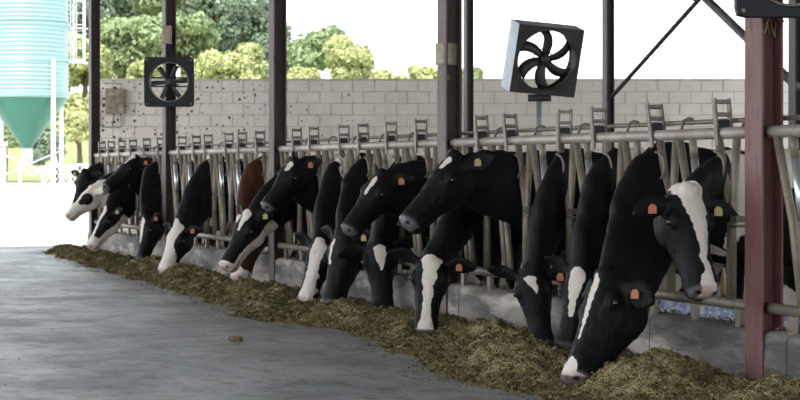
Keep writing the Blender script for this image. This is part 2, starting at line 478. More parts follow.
# chevron brace between the rear posts
def brace(name, a, b, r, label, m):
    o = MB().tube([a, b], r, 8).build(name, m, None, True)
    tag(o, label, 'brace')
ap = Vector((BT + .06, 11.75, 3.30))
brace('diagonal_brace', (BT + .06, 3 * BAY - .17, 2.17), ap, 0.028, 'thin dark diagonal brace rising from the grey edged rear post', M['darksteel'])
brace('diagonal_brace', ap + Vector((0, -.06, 0)), (BT + .06, 2 * BAY - .1, 2.12), 0.05, 'thicker grey diagonal brace sloping down behind the red post', M['greysteel'])
tag(MB().box((BT + .02, 2 * BAY, 3.26), (BT + .1, 11.9, 3.42)).build('tie_beam', M['darksteel']), 'brown horizontal tie beam at the top of the braces', 'beam')
tag(MB().box((-.0, -2, 4.75), (.135, 4 * BAY + .1, 4.97)).build('eaves_beam', M['darksteel']), 'long steel beam above the front posts', 'beam')

# ------------------------------------------------------------------ headlock panels (feed rail)
RT = 0.07
RZ, BZ = 1.432, 0.47
ST = 0.735
rg = random.Random(11)
def tubemesh(name, pts, r, m, n=10):
    return MB().tube(pts, r, n).mesh(name, m, True)
VZ = [RZ - .02, 0.98, 0.5]
def lerp(a, b, k): return a + (b - a) * k
ME = {}
ME['top_rail'] = tubemesh('top_rail', [(RT, .012, RZ), (RT, BAY - .012, RZ)], 0.034, M['galv_rail'], 14)
ME['bottom_rail'] = tubemesh('bottom_rail', [(RT, .012, BZ), (RT, BAY - .012, BZ)], 0.031, M['galv'], 12)
ME['lock_rod'] = tubemesh('lock_rod', [(RT + .10, .03, RZ + .075), (RT + .10, BAY - .03, RZ + .075)], 0.014, M['galv'], 8)
# image-left is +Y; stall local y = 0 at the divider, openings on its -Y side
ME['divider_bar'] = tubemesh('divider_bar', [(RT, 0, RZ), (RT, .055, .95), (RT, .06, BZ)], 0.024, M['galv'])
ME['brace_bar'] = tubemesh('brace_bar', [(RT, -.03, RZ), (RT, -.20, .95), (RT, -.30, BZ)], 0.024, M['galv'])
mb = MB()
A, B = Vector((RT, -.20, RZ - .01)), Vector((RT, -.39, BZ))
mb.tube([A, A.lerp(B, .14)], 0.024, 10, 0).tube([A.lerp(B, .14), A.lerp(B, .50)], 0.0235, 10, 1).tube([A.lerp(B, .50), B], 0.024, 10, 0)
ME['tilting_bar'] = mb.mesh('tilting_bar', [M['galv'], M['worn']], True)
ME['lever_pipe'] = tubemesh('lever_pipe', [(RT, -.51, RZ), (RT, -.665, .95), (RT, -.655, BZ)], 0.025, M['galv'])
ME['pivot_clamp'] = MB().box((RT - .035, -.05, .93), (RT + .035, .03, .965)).box((RT - .035, -.05, .90), (RT + .035, .03, .915)).mesh('pivot_clamp', M['latch'])
pts = [(RT - .03, -.52 - .0, RZ - .10)]
for k in range(9):
    an = math.pi * (0.5 - k / 8)
    pts.append((RT - .035, -.55 - .085 * math.cos(an) - .02 * k / 8, RZ - .185 + .08 * math.sin(an)))
ME['handle_ring'] = tubemesh('handle_ring', pts + [(RT - .03, -.56, RZ - .27)], 0.008, M['galv'], 7)
ME['latch_plate'] = MB().box((RT - .052, -.018, -.075), (RT - .040, .018, .20)).mesh('latch_plate', M['latch'])
ME['rear_plate'] = MB().box((RT + .040, -.018, .03), (RT + .052, .018, .20)).mesh('rear_plate', M['latch'])
ME['rung'] = MB().box((RT - .042, -.012, -.011), (RT + .042, .012, .011)).mesh('rung', M['latch'])
ME['stop_block'] = MB().box((RT - .030, -.02, .035), (RT + .030, .02, .075)).mesh('stop_block', M['rubber'])
ME['rail_support'] = MB().box((RT - .01, -.028, CZ - .02), (RT + .02, .028, BZ)).mesh('rail_support', M['galv'])
ME['rod_bracket'] = MB().tube([(RT + .03, 0, RZ + .02), (RT + .05, 0, RZ + .085), (RT + .08, 0, RZ + .10), (RT + .11, 0, RZ + .095), (RT + .122, 0, RZ + .07)], 0.009, 6).mesh('rod_bracket', M['latch'], True)
pl = ['galvanised headlock panel to the right of the near rust red post',
      'galvanised headlock panel between the near red post and the post with the beige box',
      'galvanised headlock panel left of the beige box post, where cows crowd together',
      'galvanised headlock panel between the brown cow and the small fan post',
      'farthest galvanised headlock panel, left of the small fan post']
for b in range(-1, 4):
    root = empty('headlock_panel', (0, b * BAY, 0))
    tag(root, pl[b + 1], 'headlock', 'headlock panels along the feed rail')
    for nme in ('top_rail', 'bottom_rail', 'lock_rod'): link(nme, ME[nme], root)
    for k in range(9):
        link('rail_support', ME['rail_support'], root).location = (0, .28 + .53 * k, 0)
    for k in range(7):
        y = .30 + ST * k
        if k < 6:
            for nme in ('divider_bar', 'brace_bar', 'pivot_clamp', 'rod_bracket'):
                if nme == 'brace_bar' and k == 0: continue
                link(nme, ME[nme], root).location = (0, y, 0)
        if k == 0: continue
        if k == 6: y = BAY - .10
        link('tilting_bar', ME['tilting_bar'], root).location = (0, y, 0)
        if k == 6: link('brace_bar', ME['brace_bar'], root).location = (0, y, 0)
        lp = link('lever_pipe', ME['lever_pipe'], root); lp.location = (0, y, 0)
        link('handle_ring', ME['handle_ring'], lp)
        la = link('latch', ME['latch_plate'], root)
        la.location = (0, y - .49 + rg.choice([-.09, .09, .1, 0]), RZ)
        tl = rg.uniform(-.05, .28)
        la.rotation_euler = (-tl, 0, 0)
        link('rear_plate', ME['rear_plate'], la)
        for zz in (.182, .108): link('rung', ME['rung'], la).location = (0, 0, zz)
        link('stop_block', ME['stop_block'], la)

# ------------------------------------------------------------------ cows
def loft(mb, rings, n=20):
    vs_, fs = [], []
    for (c, X, Y, hw, hu, hd, e, tp) in rings:
        for k in range(n):
            an = 2 * math.pi * k / n
            cc, ss = math.cos(an), math.sin(an)
            x = math.copysign(abs(cc) ** (2 / e), cc); y = math.copysign(abs(ss) ** (2 / e), ss)
            if y < 0: x *= (1 - tp * (-y)); y *= hd
            else: y *= hu
            vs_.append(c + X * (x * hw) + Y * y)
    m = len(rings)
    for i in range(m - 1):
        for k in range(n):
            fs.append((i * n + k, i * n + (k + 1) % n, (i + 1) * n + (k + 1) % n, (i + 1) * n + k))
    fs.append(tuple(reversed(range(n)))); fs.append(tuple((m - 1) * n + k for k in range(n)))
    mb.add(vs_, fs)
def blob(mb, c, ax, r, n=12):
    A, B, Cc = ax
    rings = []
    for i in range(1, 8):
        an = math.pi * i / 8
        rings.append((c + A * (-r[0] * math.cos(an)), B, Cc, r[1] * math.sin(an), r[2] * math.sin(an), r[2] * math.sin(an), 2, 0))
    loft(mb, rings, n)
def catmull(p, t):
    p0, p1, p2, p3 = p
    return 0.5 * ((2 * p1) + (p2 - p0) * t + (2 * p0 - 5 * p1 + 4 * p2 - p3) * t * t + (3 * p1 - p0 - 3 * p2 + p3) * t ** 3)
def interp(tab, u):
    return np.interp(u, [a for a, _ in tab], [b for _, b in tab])

HEAD = [(-.10, -.045, .09, .035), (-.05, -.012, .17, .067), (0, .004, .225, .088), (.1, .014, .265, .114), (.22, .017, .292, .128), (.32, .013, .285, .126),
        (.45, .002, .24, .103), (.6, -.006, .200, .086), (.75, -.007, .182, .080), (.86, -.007, .174, .085), (.94, -.011, .162, .085), (.985, -.024, .134, .074), (1.01, -.043, .092, .052)]
MUZ = []
def make_cow(label, s0, zf, poll, muzzle, hint, face, coat='coat_black', ears=((.85, -.45, .1), (.85, -.45, .1)), tags=(('L', 'orange'),), vox=0.014, body=0.30, seed=0,
             patches=(), loc=None, rot=0.0, fy=0.0, back=0.0, wid=1.0, nh=1.40):
    """poll / muzzle are world points (or local when loc is given); the body stands behind the rail along +X"""
    off = Vector((0, s0, 0)) if loc is None else Vector((0, 0, 0))
    P, Mz = Vector(poll) - off, Vector(muzzle) - off
    a = (Mz - P).normalized(); L = (Mz - P).length
    hs = L / 0.54
    n = Vector(hint); n = (n - a * n.dot(a)).normalized()
    bside = a.cross(n).normalized()           # right hand side of the animal seen along its nose, dorsal up
    if loc is None and muzzle[2] < .4: MUZ.append((muzzle[0], muzzle[1]))
    mb = MB()
    # torso
    Yv, Up = Vector((0, 1, 0)), Vector((0, 0, 1))
    rings = []
    for (t, z, hw, h) in [(2.44, 1.10, .05, .09), (2.38, 1.08, .17, .17), (2.2, 1.04, .25, .26), (1.95, .97, .29, .33), (1.6, .93, .345, .365), (1.25, .92, .335, .375), (1.0, .94, .285, .36)]:
        rings.append((Vector((t + back, 0, z)), Yv, Up, hw, h, h, 2.3, .12))
    Fp = Vector((0.08, fy, zf))
    Q = P + a * (0.085 * hs) - n * (0.125 * hs)
    pts = [Vector((1.2 + back, 0, .93)), Vector((.80 + back, 0, .96)), Vector((.42 + back * .5, fy * .6, lerp(.98, zf, .5))), Fp, Q, Q + a * .12]
    segs = []
    for i in range(1, 4):
        for k in range(5):
            segs.append((catmull(pts[i - 1:i + 3], k / 5), (i - 1 + k / 5) / 3))
    segs.append((Q, 1.0))
    for i, (p, f) in enumerate(segs):
        q0 = segs[max(0, i - 1)][0]; q1 = segs[min(len(segs) - 1, i + 1)][0]
        tng = (q1 - q0).normalized()           # towards the head
        sv = (Yv * (1 - f) + (-bside if bside.y < 0 else bside) * f * 1.0)
        if f > .55: sv = Yv * max(0, 1 - f) * .6 + bside * (1 if bside.y > -0.2 else -1) * f
        sv = (sv - tng * sv.dot(tng)).normalized()
        upv = sv.cross(tng); 
        ref = Up * (1 - f) + n * f
        if upv.dot(ref) < 0: upv = -upv
        hw = interp([(0, .24), (.33, .155), (.5, .125), (.66, .108), (.85, .095), (1, .088)], f)
        h = interp([(0, .335), (.33, .265), (.5, .22), (.66, .19), (.85, .17), (1, .14)], f) * interp([(0, 1), (.3, 1 + (nh - 1) * .6), (.6, nh), (.85, 1 + (nh - 1) * .8), (1, 1.05)], f)
        rings.append((p, sv, upv, hw * wid, h, h * 1.04, 2.15, .30))
    loft(mb, rings, 22)
    # head
    hr = []
    for (u, top, dp, hw) in HEAD:
        c = P + a * (u * L) + n * ((top - dp / 2) * hs)
        hr.append((c, bside, n, hw * hs, dp / 2 * hs, dp / 2 * hs, 2.5, .28))
    loft(mb, hr, 24)
    ax = (a, bside, n)
    def hp(u, sd, nn): return P + a * (u * L) + bside * (sd * hs) + n * (nn * hs)
    for sg in (-1, 1):
        blob(mb, hp(.27, sg * .101, -.042), ax, (.052 * hs, .034 * hs, .036 * hs))
        blob(mb, hp(.25, sg * .076, -.165), ax, (.11 * hs, .044 * hs, .09 * hs))
        blob(mb, hp(.94, sg * .038, -.046), ax, (.036 * hs, .036 * hs, .032 * hs))
    blob(mb, hp(.0, 0, -.005), ax, (.05 * hs, .055 * hs, .035 * hs))
    blob(mb, hp(.92, 0, -.070), ax, (.056 * hs, .080 * hs, .054 * hs))
    blob(mb, hp(.88, 0, -.150), ax, (.055 * hs, .056 * hs, .034 * hs))
    # ears
    earpos = {}
    for sg, key, e in ((-1, 'L', ears[0]), (1, 'R', ears[1])):
        base = hp(.085, sg * .086, -.066)
        d = (bside * (sg * e[0]) + a * e[1] + n * e[2]).normalized()
        nr = (n * .6 + a * .4 + bside * (sg * .55)); nr = (nr - d * nr.dot(d)).normalized()
        wv = d.cross(nr)
        rr = []
        for f, wd, th in [(0, .026, .026), (.15, .036, .026), (.35, .062, .019), (.55, .070, .016), (.75, .056, .014), (.92, .028, .013), (1.0, .012, .012)]:
            rr.append((base + d * (f * .235 * hs) - nr * (.02 * math.sin(math.pi * f)) + Vector((0, 0, -.02 * f * f)), wv, nr, wd * hs, th * hs, th * hs, 2, 0))
        loft(mb, rr, 14)
        earpos[key] = (base + d * (.115 * hs), d, nr, wv, sg)
    # legs
    def leg(js):
        loft(mb, [(Vector((x + back, y, z)), Vector((1, 0, 0)), Yv, r, r * .85, r * .85, 2, 0) for x, y, z, r in js], 12)
    for sg in (-1, 1):
        leg([(.95, sg * .15, .92, .10), (.93, sg * .165, .72, .10), (.90, sg * .165, .56, .075), (.90, sg * .16, .40, .055), (.90, sg * .16, .35, .055), (.90, sg * .16, .28, .040), (.90, sg * .16, .16, .037), (.89, sg * .16, .11, .046), (.87, sg * .16, .05, .055), (.86, sg * .16, .002, .062)])
        leg([(2.10, sg * .16, .95, .18), (2.02, sg * .18, .78, .16), (1.99, sg * .18, .64, .11), (2.10, sg * .17, .52, .07), (2.17, sg * .165, .46, .06), (2.15, sg * .165, .38, .044), (2.12, sg * .165, .18, .040), (2.11, sg * .165, .12, .048), (2.08, sg * .165, .05, .056), (2.07, sg * .165, .002, .062)])
    leg([(2.42, 0, 1.16, .05), (2.49, .0, 1.08, .034), (2.51, .0, .85, .026), (2.51, .01, .62, .024), (2.51, .02, .48, .042), (2.50, .02, .34, .018)])
    blob(mb, Vector((1.88 + back, 0, .60)), (Vector((1, 0, 0)), Yv, Up), (.20, .17, .16))
    raw = mb.mesh('raw', M[coat], True)
    ob = bpy.data.objects.new('dairy_cow', raw); COL.objects.link(ob)
    md = ob.modifiers.new('r', 'REMESH'); md.mode = 'VOXEL'; md.voxel_size = vox; md.use_smooth_shade = True
    ms = ob.modifiers.new('s', 'SMOOTH'); ms.factor = 0.5; ms.iterations = 3 if vox < .012 else 2
    dg = bpy.context.evaluated_depsgraph_get()
    me = bpy.data.meshes.new_from_object(ob.evaluated_get(dg))
    ob.modifiers.clear(); ob.data = me; me.name = 'dairy_cow'
    bpy.data.meshes.remove(raw)
    if not me.materials: me.materials.append(M[coat])
    nv = len(me.vertices)
    co = np.empty(nv * 3, dtype=np.float32); me.vertices.foreach_get('co', co); co = co.reshape(-1, 3).astype(np.float64)
    rel = co - np.array(P)
    U = rel @ np.array(a) / L; SD = rel @ np.array(bside) / hs; NN = rel @ np.array(n) / hs
    nrmv = np.empty(nv * 3, dtype=np.float32); me.vertices.foreach_get('normal', nrmv); nrmv = nrmv.reshape(-1, 3)
    sel = np.clip(np.maximum((-.02 - U) / .06, (-.26 - NN) / .05), 0, 1)
    co += nrmv * (sel * (.012 * vnoise(co * 5 + seed) + .007 * vnoise(co * np.array([17, 6, 6]) + seed)))[:, None]
    face_m = np.clip((U - .12) / .1, 0, 1) * np.clip((1.1 - U) / .1, 0, 1) * (1 - sel)
    co += nrmv * (face_m * .004 * hs * vnoise(np.stack([U * 14, SD * 45, NN * 45], 1) + seed))[:, None]
    # nostrils
    dark = np.zeros(nv); nose = np.clip((U - .915) / .04, 0, 1) * np.clip((NN + .12) / .015, 0, 1) * (U < 1.2) * (np.abs(SD) < .1)
    for sg in (-1, 1):
        c = np.array(hp(.985, sg * .048, -.048))
        dd = np.linalg.norm(co - c, axis=1) / hs
        k = np.clip(1 - dd / .024, 0, 1)
        co -= (np.array(a)[None, :] * .6 + np.array(bside)[None, :] * sg * .5) * (k * .02 * hs)[:, None]
        dark = np.maximum(dark, np.clip((k - .25) * 4, 0, 1))
    mouth = (U > .66) & (U < 1.0) & (np.abs(NN + .112 - (.95 - U) * -.02) < .006) & (np.abs(SD) > .03) & (np.abs(SD) < .1)
    dark = np.maximum(dark, mouth * .85)
    # coat field : 1 white, 0 dark
    headm = (U > -.12) & (U < 1.1) & (np.abs(SD) < .16) & (NN > -.33) & (NN < .1)
    W = np.zeros(nv)
    sd = 0.016
    SD0 = SD; SD = SD + .010 * vnoise(np.stack([U * 9, SD * 14, NN * 14], 1) + seed * 3.1) + .006 * vnoise(np.stack([U * 26, SD * 40, NN * 40], 1) + seed)
    for it in face:
        kd = it[0]
        if kd == 'blaze':
            tab = it[1]; offs = it[2] if len(it) > 2 else 0.0
            offv = interp(offs, U) if isinstance(offs, (list, tuple)) else offs
            f = .5 + (interp(tab, U) - np.abs(SD - offv)) / sd * .5
            f = np.where(headm & (NN > -.10) & (U > tab[0][0]) & (U < tab[-1][0]), f, 0)
            W = np.maximum(W, np.clip(f, 0, 1))
        elif kd == 'muzzle':
            f = .5 + (U - it[1]) / .03 * .5
            W = np.maximum(W, np.where(headm, np.clip(f, 0, 1), 0))
        elif kd == 'jaw':
            f = .5 + (interp(it[1], U) - NN) / sd * .5
            f = np.where(headm & (U > it[1][0][0]), f, 0)
            W = np.maximum(W, np.clip(f, 0, 1))
        elif kd == 'white':
            W = np.maximum(W, np.where(headm, 1.0, 0))
        elif kd in ('wp', 'bp'):                      # white / black patch on the head (u, side, n, radius)
            c = np.array(hp(*it[1:4])); r = it[4]
            f = np.clip(.5 + (r - np.linalg.norm(co - c, axis=1) / hs) / sd * .5, 0, 1)
            W = np.maximum(W, f) if kd == 'wp' else np.minimum(W, 1 - f)
    rnd = Vector((seed * 3.7, seed * 1.3, seed * 7.1))
    if body > 0:
        v = vnoise(co * 2.1 + np.array(rnd)) + .35 * vnoise(co * 5 + np.array(rnd))
        f = np.clip(.5 + (v - (.62 - body * 1.6)) * 6, 0, 1)
        W = np.where((~headm) & (co[:, 0] > .12), np.maximum(W, f), W)
    for (kd, p, r) in patches:
        pp = np.array(Vector(p) - off)
        f = np.clip(.5 + (r - np.linalg.norm(co - pp, axis=1)) / .025 * .5, 0, 1)
        W = np.maximum(W, f) if kd == 'w' else np.minimum(W, 1 - f)
    hoof = (co[:, 2] < .07)
    dark = np.maximum(dark, hoof * .8)
    me.vertices.foreach_set('co', co.astype(np.float32).ravel())
    at = me.attributes.new('coat', 'FLOAT_COLOR', 'POINT')
    colr = np.ones((nv, 4), dtype=np.float32); colr[:, 0] = W; colr[:, 1] = nose; colr[:, 2] = dark
    at.data.foreach_set('color', colr.ravel())
    me.polygons.foreach_set('use_smooth', [True] * len(me.polygons))
    me.update()
    ob.location = off if loc is None else Vector(loc)
    ob.rotation_euler = (0, 0, rot)
    tag(ob, label, 'cow', 'dairy cows feeding at the rail' if loc is None else 'cows standing loose in the pen')
    # eyes
    for sg in (-1, 1):
        e = MB(); blob(e, hp(.285, sg * .127, -.050), ax, (.021 * hs, .016 * hs, .017 * hs), 12)
        e.build('eye', M['eye'], ob, True)
    for key, colour in tags:
        c, d, nr, wv, sg = earpos[key]
        toc = (CAM - off - c).normalized()
        nn2 = (toc * .8 + nr * .3 + Vector((-.2, 0, 0))).normalized()
        up2 = (Up - nn2 * Up.dot(nn2)).normalized(); sx = up2.cross(nn2)
        cc = c + nn2 * (.026 * hs) - up2 * .012
        mm = Matrix((sx, up2, nn2)).transposed().to_4x4(); mm.translation = cc
        m2 = MB()
        hwid, hh_ = .023, .026
        outl = [(-hwid, -hh_), (hwid, -hh_), (hwid, hh_ * .35), (hwid * .45, hh_), (-hwid * .45, hh_), (-hwid, hh_ * .35)]
        vs_ = [mm @ Vector((x, y, z)) for z in (-.003, .003) for x, y in outl]
        k = len(outl)
        m2.add(vs_, [tuple(reversed(range(k))), tuple(range(k, 2 * k))] + [(i, (i + 1) % k, (i + 1) % k + k, i + k) for i in range(k)])
        m2.tube([cc + up2 * .012, c], .007, 7)
        t = m2.build('ear_tag', M[colour], ob)
        t['label'] = {'orange': 'orange plastic ear tag', 'yellow': 'yellow plastic ear tag', 'ochre': 'ochre plastic ear tag'}[colour]
    return ob

UPH = (-.35, -.12, 1)       # dorsal hint for a head in profile
FWD = (-1, -.25, .35)       # dorsal hint for a lowered head
def S(px, s): return at_s(px[0], px[1], s)
V1, V2, V3 = 0.0115, 0.014, 0.018
SIDE = ((.85, -.45, .1), (.85, -.45, .1))
BACKE = ((.6, -.75, .25), (.6, -.75, .25))

# nearest to farthest along the rail (side 'L' is bside negative)
make_cow('black cow with broad white blaze and pinkish nose facing the camera by the red post', .56, 1.06, S((690, 190), .26), S((712, 291), .02), (.12, -1, .25),
         [('blaze', [(-.12, .045), (.0, .075), (.12, .070), (.25, .055), (.45, .036), (.62, .02), (.78, .022), (.9, .045), (1.05, .05)], [(0, 0), (.5, -.012), (1, 0)]), ('muzzle', 1.2)],
         tags=(('R', 'orange'), ('L', 'yellow')), vox=V1, seed=1, ears=((1, .22, .0), (1, .2, .0)))
make_cow('big black cow nosing the feed, white stripe and muzzle, orange tag, nearest lowered head', 1.27, 1.08, S((602, 274), .85), S((562, 377), .62), (-1, -.12, .25),
         [('blaze', [(.02, .008), (.1, .028), (.3, .02), (.5, .014), (.62, .008), (.63, 0)], -.005), ('blaze', [(.80, .02), (.88, .05), (1.05, .06)], 0), ('muzzle', .95)],
         tags=(('L', 'orange'),), vox=V1, seed=2, ears=((.85, .35, -.25), (.75, -.3, -.1)), body=.1, wid=1.12, nh=1.45)
make_cow('black cow with white forehead patch, half hidden behind the nearest lowered head', 1.99, 1.07, S((580, 268), 1.72), S((562, 347), 1.68), (-.8, -.75, .2),
         [('blaze', [(.0, .02), (.06, .055), (.2, .05), (.4, .03), (.6, .018), (.62, 0)], 0)], tags=(), vox=V1, seed=3, body=.1)
make_cow('black cow eating, small white forehead star and orange tag, left of the half hidden cow', 2.73, 1.07, S((530, 268), 2.45), S((542, 346), 2.30), (-.50, -1, .2),
         [('blaze', [(.10, .004), (.13, .045), (.19, .025), (.26, .02), (.34, .004), (.35, 0)], [(.1, .02), (.3, -.02)])], tags=(('L', 'orange'),), vox=V1, seed=4, ears=((1, .2, .1), (.9, -.5, .1)), body=.1)
make_cow('large black cow with head raised level, white forehead fleck and ochre tag', 3.50, 1.10, S((453, 155), 3.45), S((399, 218), 3.40), UPH,
         [('wp', .12, -.02, .012, .034), ('wp', .19, -.015, .012, .026)], tags=(('L', 'ochre'),), vox=V1, seed=5, ears=((.55, -.80, -.20), (.6, -.5, .0)), body=.1, wid=1.1, nh=1.38)
make_cow('black cow eating with long white blaze down to the nose and orange tag', 4.24, 1.05, S((430, 256), 3.98), S((422, 334), 3.90), (-.62, -1, .2),
         [('blaze', [(-.02, .015), (.05, .07), (.2, .05), (.4, .034), (.6, .03), (.8, .04), (.93, .06), (1.03, .06)], -.012)], tags=(('L', 'orange'),), vox=V1, seed=6, ears=((1, -.05, .0), (.8, -.3, .2)), body=.1)
make_cow('black cow with head raised beside the beige box post, orange tag, thin white stripe', 5.37, 1.05, S((380, 173), 5.30), S((342, 227), 5.25), (-.4, -.3, 1),
         [('blaze', [(.08, .008), (.14, .03), (.25, .022), (.4, .012), (.41, 0)], -.01)], tags=(('L', 'orange'),), vox=V2, seed=7, ears=((.55, -.70, -.30), (.6, -.5, .0)), body=.15)
make_cow('black cow looking down at the feed head on, white diamond on forehead', 6.10, 1.04, S((379, 240), 5.72), S((384, 312), 5.62), (-.30, -1, .2),
         [('blaze', [(.06, .005), (.10, .048), (.18, .05), (.28, .035), (.42, .008), (.43, 0)], -.004)], tags=(), vox=V2, seed=8, ears=((1, -.15, 0), (1, .12, 0)), body=.15)
make_cow('black cow eating with yellow tag, head between the white face and the diamond forehead', 6.83, 1.06, S((340, 231), 6.52), S((323, 304), 6.42), (-1, -.45, .2),
         [('blaze', [(.1, .006), (.2, .018), (.45, .012), (.46, 0)], .03)], tags=(('L', 'yellow'),), vox=V2, seed=9, body=.15, ears=((.8, -.2, 0), (.8, -.4, 0)))
make_cow('cow eating with an all white long face and black cheeks, at center left', 7.57, 1.07, S((319, 241), 7.22), S((301, 300), 7.12), (-.85, -.75, .2),
         [('blaze', [(-.05, .03), (.1, .065), (.3, .06), (.6, .05), (.9, .06), (1.05, .06)], -.02)], tags=(), vox=V2, seed=10, body=.2, patches=[('w', at_t(347, 160, .12), .13), ('w', at_t(343, 172, .06), .07)])
make_cow('black cow with head held high and white forehead spot, next to the brown cow', 8.31, 1.10, S((294, 160), 8.20), S((261, 204), 8.15), (-.35, -.3, 1),
         [('wp', .13, -.01, .012, .040), ('wp', .20, -.015, .012, .034)], tags=(('L', 'orange'),), vox=V2, seed=11, ears=((.5, -.80, -.15), (.5, -.6, .0)), body=.15)
make_cow('black cow with white lower jaw and yellow tag, just in front of the brown cow', 9.04, 1.04, S((247, 213), 8.95), S((220, 265), 8.85), (-.8, -.4, .6),
         [('jaw', [(-.15, -.20), (.1, -.17), (.4, -.115), (.7, -.08), (.9, -.07), (1.05, -.02)]), ('muzzle', .9), ('blaze', [(-.06, .02), (0, .05), (.2, .03), (.35, .01), (.36, 0)], -.01)],
         tags=(('L', 'yellow'),), vox=V2, seed=12, ears=((.6, -.7, -.1), (.6, -.6, .1)), body=.15, patches=[('w', at_t(272, 236, -.2), .09), ('w', at_t(284, 240, -.05), .09)])
make_cow('reddish brown cow with white forehead and white muzzle, head low behind a black cow', 10.18, 1.08, S((240, 219), 9.98), S((232, 278), 9.75), (-1, -.35, .2),
         [('blaze', [(-.05, .03), (.05, .05), (.3, .04), (.7, .03), (.9, .06), (1.05, .06)], -.01), ('muzzle', .86)], coat='coat_brown', tags=(), vox=V3, seed=13, body=.12,
         ears=((1, -.05, 0), (.85, -.3, 0)), patches=[('w', at_t(262, 163, .10), .12)])
make_cow('cow with white face and black eye patch eating, left of the brown cow', 12.40, 1.08, S((177, 225), 12.25), S((159, 271), 12.15), (-.9, -.55, .25),
         [('blaze', [(-.10, .045), (.03, .095), (.2, .085), (.42, .07), (.6, .10), (1.06, .12)], .012), ('muzzle', .70), ('bp', .36, -.135, -.10, .085)], tags=(('L', 'orange'),), vox=V3, seed=14, body=.15, ears=((.9, -.3, 0), (.85, -.3, 0)))
make_cow('black cow eating with long diagonal neck beside the small fan post', 14.97, 1.08, S((145, 218), 14.40), S((136, 260), 14.30), (-1, -.3, .25),
         [('blaze', [(.0, .02), (.1, .035), (.4, .025), (.6, .01), (.61, 0)], .0)], tags=(('L', 'orange'),), vox=V3, seed=15, body=.15)
make_cow('black cow with head raised above the others under the small fan, thin white stripe', 15.72, 1.12, S((134, 156), 15.45), S((101, 184), 15.40), (-.35, -.2, 1),
         [('blaze', [(-.05, .01), (.02, .04), (.15, .03), (.3, .012), (.31, 0)], -.01)], tags=(('L', 'orange'),), vox=V3, seed=16, body=.15, ears=((.55, -.70, -.30), (.6, -.5, .0)))
make_cow('black cow with pale muzzle and white throat eating at the far end of the feed', 16.46, 1.02, S((107, 209), 16.25), S((86, 245), 16.15), (-.9, -.3, .5),
         [('muzzle', .74), ('jaw', [(-.15, -.21), (.1, -.18), (.5, -.10), (.8, -.07), (1.05, -.04)]), ('blaze', [(-.05, .02), (.05, .045), (.3, .03), (.6, .03), (.9, .06), (1.03, .06)], .01)],
         tags=(('L', 'yellow'),), vox=V3, seed=17, body=.2, patches=[('w', at_t(126, 222, -.2), .11), ('w', at_t(137, 218, .0), .12)])
make_cow('cow with pinkish white head and black eye patch reaching out, far left', 17.22, 1.0, S((91, 187), 17.25), S((64, 214), 17.20), (-.55, -.2, 1),
         [('white',), ('bp', .33, -.09, -.05, .085), ('bp', .47, -.07, -.03, .05), ('bp', .02, -.16, -.06, .09)], tags=(), vox=V3, seed=18, body=.25,
         patches=[('w', at_t(104, 192, -.2), .17), ('w', at_t(114, 194, .0), .22)])
make_cow('farthest black cow turning its face away behind the pinkish white head', 18.6, 1.08, S((84, 171), 18.25), S((73, 206), 18.05), (-.7, -.6, .5),
         [('muzzle', .9)], tags=(('R', 'yellow'),), vox=V3, seed=19, body=.1, ears=((1, -.1, .1), (.8, -.4, .1)))
# loose cows seen through the bars (local poses, body turned along the pen)
stand = dict(s0=0, zf=1.05, poll=(-.30, 0, 1.28), muzzle=(-.62, 0, .90), hint=(-.4, 0, 1), tags=(), vox=V3)
make_cow('pale tan and white cow standing broadside behind the near red post', face=[('white',)], coat='coat_tan', loc=(3.7, -.9, 0), rot=math.radians(100), body=.55, seed=21, **stand)
make_cow('tan and white cow standing in the pen behind the headlock bars at center', face=[('white',)], coat='coat_tan', loc=(3.6, 4.6, 0), rot=math.radians(97), body=.50, seed=24, **stand)
make_cow('pale cow standing in the pen behind the raised heads, mostly hidden by bars', face=[('white',)], coat='coat_tan', loc=(3.5, 8.6, 0), rot=math.radians(95), body=.6, seed=23, **stand)
make_cow('whitish cow standing in the far pen behind the brown cow', face=[('white',)], coat='coat_tan', loc=(3.5, 12.6, 0), rot=math.radians(97), body=.7, seed=25, **stand)

# ------------------------------------------------------------------ silage
edge = [(-4, -1.35), (-1, -1.3), (0, -1.22), (1.5, -1.26), (3.2, -.95), (5.0, -.80), (6.0, -1.15), (6.6, -1.2), (7.4, -.95), (8.2, -.93), (10.5, -.86), (12.8, -.78), (15.3, -.70), (18, -.62), (20.2, -.45), (21, -.2)]
mounds = [(rg.uniform(-3, 20), rg.uniform(-.85, -.25), rg.uniform(.12, .32), rg.uniform(.01, .05)) for _ in range(130)]
NS, NT = 1180, 66
ys = np.linspace(-3.6, 20.9, NS); us = np.linspace(0, 1, NT)
ew = np.interp(ys, [a for a, _ in edge], [b for _, b in edge])
ew = ew + np.array([.16 * noise.noise(Vector((y * 1.4, 0, 3))) + .07 * noise.noise(Vector((y * 5, 0, 9))) for y in ys])
YY = np.repeat(ys[:, None], NT, 1); XX = ew[:, None] * us[None, :] + 0.012 * (1 - us[None, :])
hh = .085 * np.sin(np.pi * np.clip(us * .80 + .20, 0, 1))[None, :] * np.ones((NS, 1)) 
hh = hh * np.interp(ys, [4, 9, 20], [1, .72, .6])[:, None]
hh = hh * (0.45 + .75 * np.clip((1 - us) * 1.5, 0, 1))[None, :]
for (my, mx, mr, mh) in mounds:
    hh += mh * np.exp(-((YY - my) ** 2 + (XX - mx) ** 2) / (mr * mr)) * np.clip((1 - us) * 4, 0, 1)[None, :]
taper = np.clip((1 - us) * 3.0, 0, 1)
for (mx, my) in MUZ:                      # hollows where the cows have eaten
    ex, ey = XX - mx, YY - my
    al = ex * -SN + ey * -CN; ac = ex * CN - ey * SN
    al = np.where(al > 0, al * .42, al)
    hh *= 1 - .88 * np.exp(-(al ** 2 + ac ** 2) / .035)
